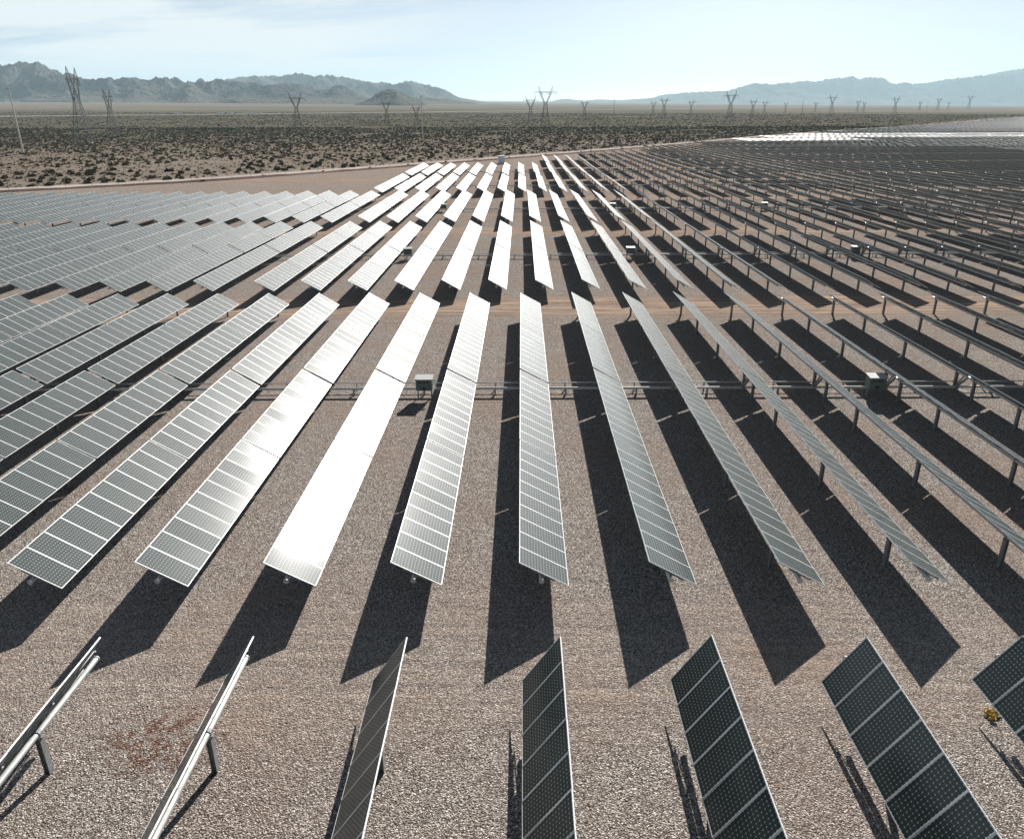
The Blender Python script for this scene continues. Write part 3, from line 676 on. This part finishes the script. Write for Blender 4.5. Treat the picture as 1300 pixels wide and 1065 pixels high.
# ------------------------------------------------------------------ fence
def fence():
    line = []; pts = offset(ROAD, 6.2)
    P = [Vector(p) for p in pts]
    for a, b in zip(P, P[1:]):
        n = max(1, int((b-a).length/2)); line += [a.lerp(b, i/n) for i in range(n)]
    line = [p for p in line if 150 < p.y < 760]
    root = D.objects.new('chain_link_fence', None); C.objects.link(root); root.location = (line[0].x, line[0].y, tz(line[0].x, line[0].y))
    tag(root, 'thin chain link fence running along the near side of the pale dirt road', 'fence')
    o = root.location
    b = MB(); b.tube((0, 0, -.3), (0, 0, 2.45), .045, 8); b.bar((0, 0, 2.4), (.12, -.3, 2.7), .04); me = b.mesh('fence_post', STEEL)
    acc = 0; last = line[0]; cnt = 0; posts = []
    for p in line:
        if (p-last).length >= 5.6 or not posts:
            posts.append(p); last = p
    for p in posts[:100]: link('fence_post', me, root, (p.x-o.x, p.y-o.y, tz(p.x, p.y)-o.z))
    b = MB()
    for a, c in zip(posts, posts[1:101]):
        for h in (.1, 1.2, 2.3, 2.62): b.bar((a.x-o.x, a.y-o.y, tz(a.x, a.y)-o.z+h), (c.x-o.x, c.y-o.y, tz(c.x, c.y)-o.z+h), .014)
    link('wire', b.mesh('wire', STEEL), root)
fence()

# ------------------------------------------------------------------ pylons and poles
def pylon_mesh():
    """lattice tower, 48 m: splayed body, waist, two V arms, bridge, earth-wire peaks"""
    body = MB(); head = MB(); ins = MB()
    lv = [(0, 5.2), (7, 4.3), (13, 3.5), (18.5, 2.8), (23, 2.2), (27, 1.7)]
    cs = [(-1, -1), (1, -1), (1, 1), (-1, 1)]
    for (z0, w0), (z1, w1) in zip(lv, lv[1:]):
        for i, (a, b) in enumerate(cs):
            a2, b2 = cs[(i+1) % 4]
            body.bar((a*w0, b*w0, z0), (a*w1, b*w1, z1), .32); body.bar((a*w0, b*w0, z0), (a2*w1, b2*w1, z1), .17); body.bar((a2*w0, b2*w0, z0), (a*w1, b*w1, z1), .17)
            body.bar((a*w1, b*w1, z1), (a2*w1, b2*w1, z1), .16)
    for s in (-1, 1):                       # V arms
        A = [(s*.2, -1.7, 27), (s*1.7, -1.7, 27), (s*1.7, 1.7, 27), (s*.2, 1.7, 27)]; T = [(s*6.4, -1, 41), (s*8.2, -1, 41), (s*8.2, 1, 41), (s*6.4, 1, 41)]
        n = 4
        for q in range(n):
            for i in range(4):
                j = (i+1) % 4
                p0 = Vector(A[i]).lerp(Vector(T[i]), q/n); p1 = Vector(A[i]).lerp(Vector(T[i]), (q+1)/n); r0 = Vector(A[j]).lerp(Vector(T[j]), q/n); r1 = Vector(A[j]).lerp(Vector(T[j]), (q+1)/n)
                head.bar(p0, p1, .26); head.bar(p0, r1, .15); head.bar(p1, r1, .15)
        for (x, y) in ((6.4, -1), (8.2, -1), (8.2, 1), (6.4, 1)): head.bar((s*x, y, 41), (s*8.6, 0, 47.5), .2)
        for z in (43, 45): head.bar((s*(6.9+(z-41)*.2), -.7, z), (s*(8.2), .7, z), .12)
        # outer crossarm
        for y in (-1, 1): head.bar((s*8.2, y, 41), (s*14, 0, 40.2), .2); head.bar((s*8.2, y, 39.2), (s*14, 0, 40.2), .18)
        for x in (10, 12): head.bar((s*x, 0, 39.5), (s*x, 0, 41), .12)
        ins.tube((s*13.4, 0, 40), (s*13.4, 0, 36.3), .16, 6)
        ins.tube((s*5.6, 0, 39.2), (s*1.2, 0, 36.3), .14, 6)
    for y in (-1, 1):
        head.bar((-8.2, y, 41), (8.2, y, 41), .22); head.bar((-7.4, y, 39.2), (7.4, y, 39.2), .2)
        for i in range(6): x = -7+i*2.33; head.bar((x, y, 39.2), (x+1.17, y, 41), .12); head.bar((x+1.17, y, 41), (x+2.33, y, 39.2), .12)
    ft = MB()
    ft.box(-.8, .8, -.8, .8, -1.5, .4)
    return body.mesh('lattice_body', LATT), head.mesh('lattice_head', LATT), ins.mesh('insulator', LATT), ft.mesh('footing', CONC)
PB, PH, PI_, PF = pylon_mesh()
PYL = [
(-302, 518, 1.02, 104, 'tallest dark pylon at far left, in front of the big mountain'),
(-364, 672, 0.82, 98, 'broad dark pylon just right of the tallest one at far left'),
(-261, 884, 0.81, 30, 'dark pylon standing alone left of the two pointed hills'),
(-178, 1006, 0.67, 25, 'small pylon standing before the dark pointed hill'),
(-129, 936, 0.53, 30, 'small pylon just left of the thin pole, near the dark pointed hill'),
(12, 996, 0.75, 10, 'shorter pylon of the overlapping pair near the middle of the skyline'),
(29, 924, 0.96, 5, 'tall pale pylon with a wide crossarm near the middle of the skyline'),
(108, 1310, 0.66, 20, 'small pylon between the middle pair and the thin dark pole'),
(282, 1640, 0.64, 15, 'left, fainter pylon of the close pair right of the thin dark pole'),
(268, 1442, 0.77, 15, 'right, bigger pylon of the close pair right of the thin dark pole'),
(376, 1700, 0.68, 15, 'small pylon left of the tall V-headed one, below the low blue ridge'),
(328, 1206, 0.93, 10, 'tall dark V-headed pylon, biggest on the right side of the skyline'),
(461, 1530, 0.71, 15, 'first small pylon right of the tall dark V-headed one'),
(617, 1950, 0.67, 15, 'second small pylon right of the tall dark V-headed one'),
(725, 2110, 0.59, 15, 'faint little pylon left of the leaning pole'),
(845, 2210, 0.64, 15, 'faint pylon between the leaning pole and a taller V-headed pylon'),
(746, 1850, 0.96, 10, 'V-headed pylon right of the leaning pole, below the jagged blue peak'),
(1018, 2330, 0.75, 15, 'small pylon, left one of a close pair below the flat-topped butte'),
(1041, 2340, 0.68, 15, 'small pylon, right one of a close pair below the flat-topped butte'),
(1014, 2090, 0.92, 10, 'V-headed pylon to the right below the notch beside the butte'),
(1499, 2900, 0.73, 15, 'faint little pylon, left neighbour of a thin pole at far right'),
(1583, 2930, 1.0, 10, 'thin pylon just right of a thin pole at far right'),
(1832, 3310, 0.73, 15, 'lowest faint pylon between two taller ones at far right'),
(2233, 3850, 1.42, 10, 'rightmost tall pylon, beneath the long rising blue ridge')]
POLES = [(-255.7, 382.0, 31.7, 'leaning pale pole at the far left edge of the desert', 2), (-73.1, 560.0, 30.4, 'thin pale pole standing in front of the pointed hills', 2), (165.9, 1372.0, 32.9, 'thin dark pole right of the middle of the skyline', 1), (481.9, 1318.0, 30.3, 'slim leaning pole among the pylons on the right', 1), (1158.2, 2200.0, 31.4, 'tiny thin pole among the faint pylons at far right', 1)]

for i, (x, y, s, rz, lab) in enumerate(PYL):
    root = D.objects.new('transmission_pylon', None); C.objects.link(root); root.location = (x, y, tz(x, y)); root.rotation_euler = (0, 0, R(rz)); root.scale = (s, s, s)
    tag(root, lab, 'pylon', 'lattice power pylons crossing the desert')
    link('lattice_body', PB, root); link('lattice_head', PH, root); link('insulators', PI_, root)
    if y < 1000:
        for a in (-1, 1):
            for b in (-1, 1): link('footing', PF, root, (a*5.2, b*5.2, 0))
def pole(x, y, h, lab, arm=True, lean=0.):
    root = D.objects.new('utility_pole', None); C.objects.link(root); root.location = (x, y, tz(x, y)); root.rotation_euler = (0, R(lean), R(35))
    tag(root, lab, 'utility pole', 'wooden utility poles in the desert')
    b = MB(); b.tube((0, 0, -1), (0, 0, h), .42, 10, 0, .24); link('pole', b.mesh('pole', WOODP if arm == 2 else WOOD), root)
    b = MB(); b.box(-1.3, 1.3, -.3, -.17, h-1.1, h-.9); link('crossarm', b.mesh('crossarm', WOOD), root)
    for xx in (-1.2, 0, 1.2):
        b = MB(); b.tube((xx, -.24, h-.9), (xx, -.24, h-.6), .08, 8); link('insulator', b.mesh('insulator', WHITEP), root)
WOODP = simple('bleached_wood', (.62, .58, .52), .85, 0, .2, 2)
for a in POLES: pole(*a)

# ------------------------------------------------------------------ vehicles on the highway
def lorry(x, y, rz, lab, col):
    root = D.objects.new('lorry', None); C.objects.link(root); root.location = (x, y, tz(x, y)+2.2); root.rotation_euler = (0, 0, R(rz))
    tag(root, lab, 'lorry', 'lorries on the highway')
    b = MB(); b.box(-6, 6, -1.28, 1.28, 1.15, 4.1); link('trailer', b.mesh('trailer', WHITEP), root)
    b = MB(); b.box(6.5, 8.6, -1.2, 1.2, .7, 3.3); b.box(8.6, 9.3, -1.15, 1.15, .7, 2.0); link('cab', b.mesh('cab', col), root)
    b = MB(); b.quadbox((8.63, 0, 2.75), (.02, 0, 0), (0, 1.05, 0), (0, 0, .4)); link('windscreen', b.mesh('windscreen', DARKP), root)
    b = MB(); b.box(-5.8, 8, -.5, .5, .75, 1.1); link('chassis', b.mesh('chassis', STEEL), root)
    w_ = MB(); w_.tube((0, -.14, 0), (0, .14, 0), .52, 14); wm = w_.mesh('wheel', RUBBER)
    for xx in (-5, -3.8, 5.2, 6.9, 8.3):
        for yy in (-1.1, 1.1): link('wheel', wm, root, (xx, yy, .53))
RED = simple('dull_red_paint', (.30, .08, .06), .4, 0, .1, 1); BLUEP = simple('blue_grey_paint', (.12, .18, .25), .4, 0, .1, 1)
for a in [(-713, 1577, 36, 'small white lorry far left on the distant highway, all alone', WHITEP), (-641, 1625, 36, 'lorry with dull red cab on the distant highway, leading a close pair', RED),
          (-625, 1636, 36, 'lorry with blue-grey cab close behind another on the distant highway', BLUEP), (-592, 1659, 36, 'rightmost white lorry on the distant highway at left', WHITEP)]: lorry(*a)

# ------------------------------------------------------------------ shrubs
def shrub_arrays(seed, n, r=1.0, h=.8, leaf=.22):
    rs = np.random.RandomState(seed); V = []; F = []; c = 0
    lob = [(rs.uniform(-.45, .45)*r, rs.uniform(-.45, .45)*r, rs.uniform(.5, 1.)) for _ in range(5)]
    for i in range(n):
        lx, ly, ls = lob[rs.randint(5)]
        th = rs.uniform(0, 2*math.pi); ph = math.acos(rs.uniform(0, 1)); rad = rs.uniform(.25, 1.)**.6*.62*r*ls
        p = np.array((lx+rad*math.sin(ph)*math.cos(th), ly+rad*math.sin(ph)*math.sin(th), .05+h*ls*rs.uniform(.25, 1.)**.7*math.cos(ph)*.9+.05))
        a = rs.normal(size=3); a /= np.linalg.norm(a); b_ = np.cross(a, rs.normal(size=3)); b_ /= np.linalg.norm(b_)
        s = leaf*rs.uniform(.5, 1.3)
        V += [p-a*s-b_*s*.5, p+a*s-b_*s*.35, p+a*s*.8+b_*s*.5, p-a*s*.7+b_*s*.45]; F.append((c, c+1, c+2, c+3)); c += 4
    return np.array(V), np.array(F)
def far_side_pts(n, ylo, yhi, seed, bias=1.0, xl=-1.0, xr=.95):
    rs = np.random.RandomState(seed); out = []
    while len(out) < n:
        y = ylo+(yhi-ylo)*rs.uniform()**bias; x = rs.uniform(xl*.76, xr*.74)*y
        s_ = road_side(x, y)
        if s_ > 6.5 or y > 2300: out.append((x, y))
    return out
# individual creosote shrubs: the 300 nearest beyond the road
cand = far_side_pts(2600, 150, 480, 11, .8)
nn = 0
cand = [p for p in cand if road_side(*p) > 8 and noise.noise(Vector((p[0]*.02, p[1]*.02, 0))) > -.35]
cand.sort(key=lambda p: math.hypot(*p)); sel = []
for p in cand:
    if all((p[0]-q[0])**2+(p[1]-q[1])**2 > 9 for q in sel[-80:]): sel.append(p)
    if len(sel) >= 285: break
SM = []
for i in range(6):
    V, F = shrub_arrays(50+i, 330, 1.15, .95, .17); me = np_mesh('crown', V, F, [LEAF]); SM.append(me)
def stems(seed):
    b = MB(); rs = random.Random(seed)
    for i in range(7):
        a = rs.uniform(0, 6.28); l = rs.uniform(.4, .8); b.tube((0, 0, -.1), (math.cos(a)*l*.6, math.sin(a)*l*.6, l), .035, 5, 0, .012)
    return b.mesh('stem', WOOD)
ST = stems(3)
def shrub(x, y, s, label, cat='shrub', group=None, me=None, name='creosote_shrub', stem=True):
    root = D.objects.new(name, None); C.objects.link(root); root.location = (x, y, tz(x, y)-.03); root.rotation_euler = (0, 0, random.uniform(0, 6.28)); root.scale = (s, s, s*random.uniform(.75, 1.1))
    tag(root, label, cat, group)
    link('crown', me or random.choice(SM), root); 
    if stem: link('stem', ST, root)
    return root
for x, y in sel: shrub(x, y, random.choice((.45, .6, .8, 1.05, 1.4)), 'dark creosote shrub scattered on the tan desert beyond the dirt road', 'shrub', 'creosote shrubs beyond the dirt road')
# tumbleweeds caught on the berm
DM = []
for i in range(3):
    V, F = shrub_arrays(90+i, 260, .8, .9, .12); DM.append(np_mesh('crown', V, F, [LEAF]))
bl = offset(ROAD, 8.0)
for t in np.linspace(.2, .97, 15):
    n_ = len(bl[3:9])-1; q = t*n_; i = int(q); a = Vector(bl[3:9][i]); b_ = Vector(bl[3:9][min(i+1, n_)]); p = a.lerp(b_, q-i+random.uniform(-.05, .05))
    shrub(p.x, p.y, random.uniform(.9, 1.4), 'dark tumbleweed lodged along the low berm beside the fence', 'tumbleweed', 'tumbleweeds along the berm', random.choice(DM), 'tumbleweed')
V, F = shrub_arrays(120, 260, .7, .7, .10); shrub(-27.5, 92.0, 1.5, 'bright green bush growing between two tracker rows of the second block', 'bush', None, np_mesh('crown', V, F, [GREEN]), 'green_bush')
V, F = shrub_arrays(121, 160, .34, .16, .045); shrub(14.35, 17.0, 1.0, 'small yellow weed on the gravel at the lower right', 'weed', None, np_mesh('crown', V, F, [YELLOW]), 'yellow_weed', stem=False)
# the rest, past counting: one mass of scrub
def hwy_y(x):
    for a, b in zip(HW, HW[1:]):
        if a[0] <= x <= b[0]: return a[1]+(x-a[0])/(b[0]-a[0])*(b[1]-a[1])
def scrub_mass():
    sb = [shrub_arrays(200+i, 16, 1.2, .9, .50) for i in range(5)]
    rs = np.random.RandomState(5)
    selset = sel; Vs = []; Fs = []; n = 0
    dmax = math.hypot(*sel[-1])
    pts = far_side_pts(25000, 180, 900, 21, .54)+far_side_pts(26000, 850, 2000, 22, .8)
    for (x, y) in pts:
        d = math.hypot(x, y)
        if d < dmax+1: continue
        hy = hwy_y(x)
        if hy and abs(hy-y) < 45: continue
        if noise.noise(Vector((x*.02, y*.02, 0))) < -.45: continue
        V, F = sb[rs.randint(5)]; s = rs.choice([.4, .6, .8, 1.05])*(1 if d < 900 else 1.15); a = rs.uniform(0, 6.28); ca, sa = math.cos(a)*s, math.sin(a)*s
        W_ = np.stack([V[:, 0]*ca-V[:, 1]*sa+x, V[:, 0]*sa+V[:, 1]*ca+y, V[:, 2]*s+tz(x, y)-.05], -1); Vs.append(W_); Fs.append(F+n); n += len(V)
    o = link('desert_scrub', np_mesh('desert_scrub', np.concatenate(Vs), np.concatenate(Fs), [LEAF])); tag(o, 'dense dark creosote scrub covering the plain out towards the highway', 'scrub', None, 'stuff')
    # pale dry tufts between them
    sb = [shrub_arrays(230+i, 9, .5, .4, .22) for i in range(3)]; Vs = []; Fs = []; n = 0
    for (x, y) in far_side_pts(9000, 150, 620, 31, .8):
        V, F = sb[rs.randint(3)]; s = rs.uniform(.5, 1.2)
        W_ = V*s+np.array((x, y, tz(x, y)-.03)); Vs.append(W_); Fs.append(F+n); n += len(V)
    o = link('dry_grass', np_mesh('dry_grass', np.concatenate(Vs), np.concatenate(Fs), [DRY])); tag(o, 'pale dry grass tufts between the creosote shrubs', 'grass', None, 'stuff')
scrub_mass()

# ------------------------------------------------------------------ air
HAZE = 4.2e-5
b = MB(); b.box(-24000, 24000, -1500, 23500, -700, 1350)
hm = D.materials.new('haze'); hm.use_nodes = True; hn = hm.node_tree; hn.nodes.clear()
pv = hn.nodes.new('ShaderNodeVolumePrincipled'); pv.inputs['Color'].default_value = (.64, .88, .98, 1); pv.inputs['Density'].default_value = HAZE; pv.inputs['Anisotropy'].default_value = .12
ho = hn.nodes.new('ShaderNodeOutputMaterial'); hn.links.new(pv.outputs[0], ho.inputs['Volume'])
if HAZE > 0:
    hz = link('haze', b.mesh('haze', hm)); tag(hz, 'thin pale blue haze lying over the plain and the mountains', 'haze', None, 'stuff')
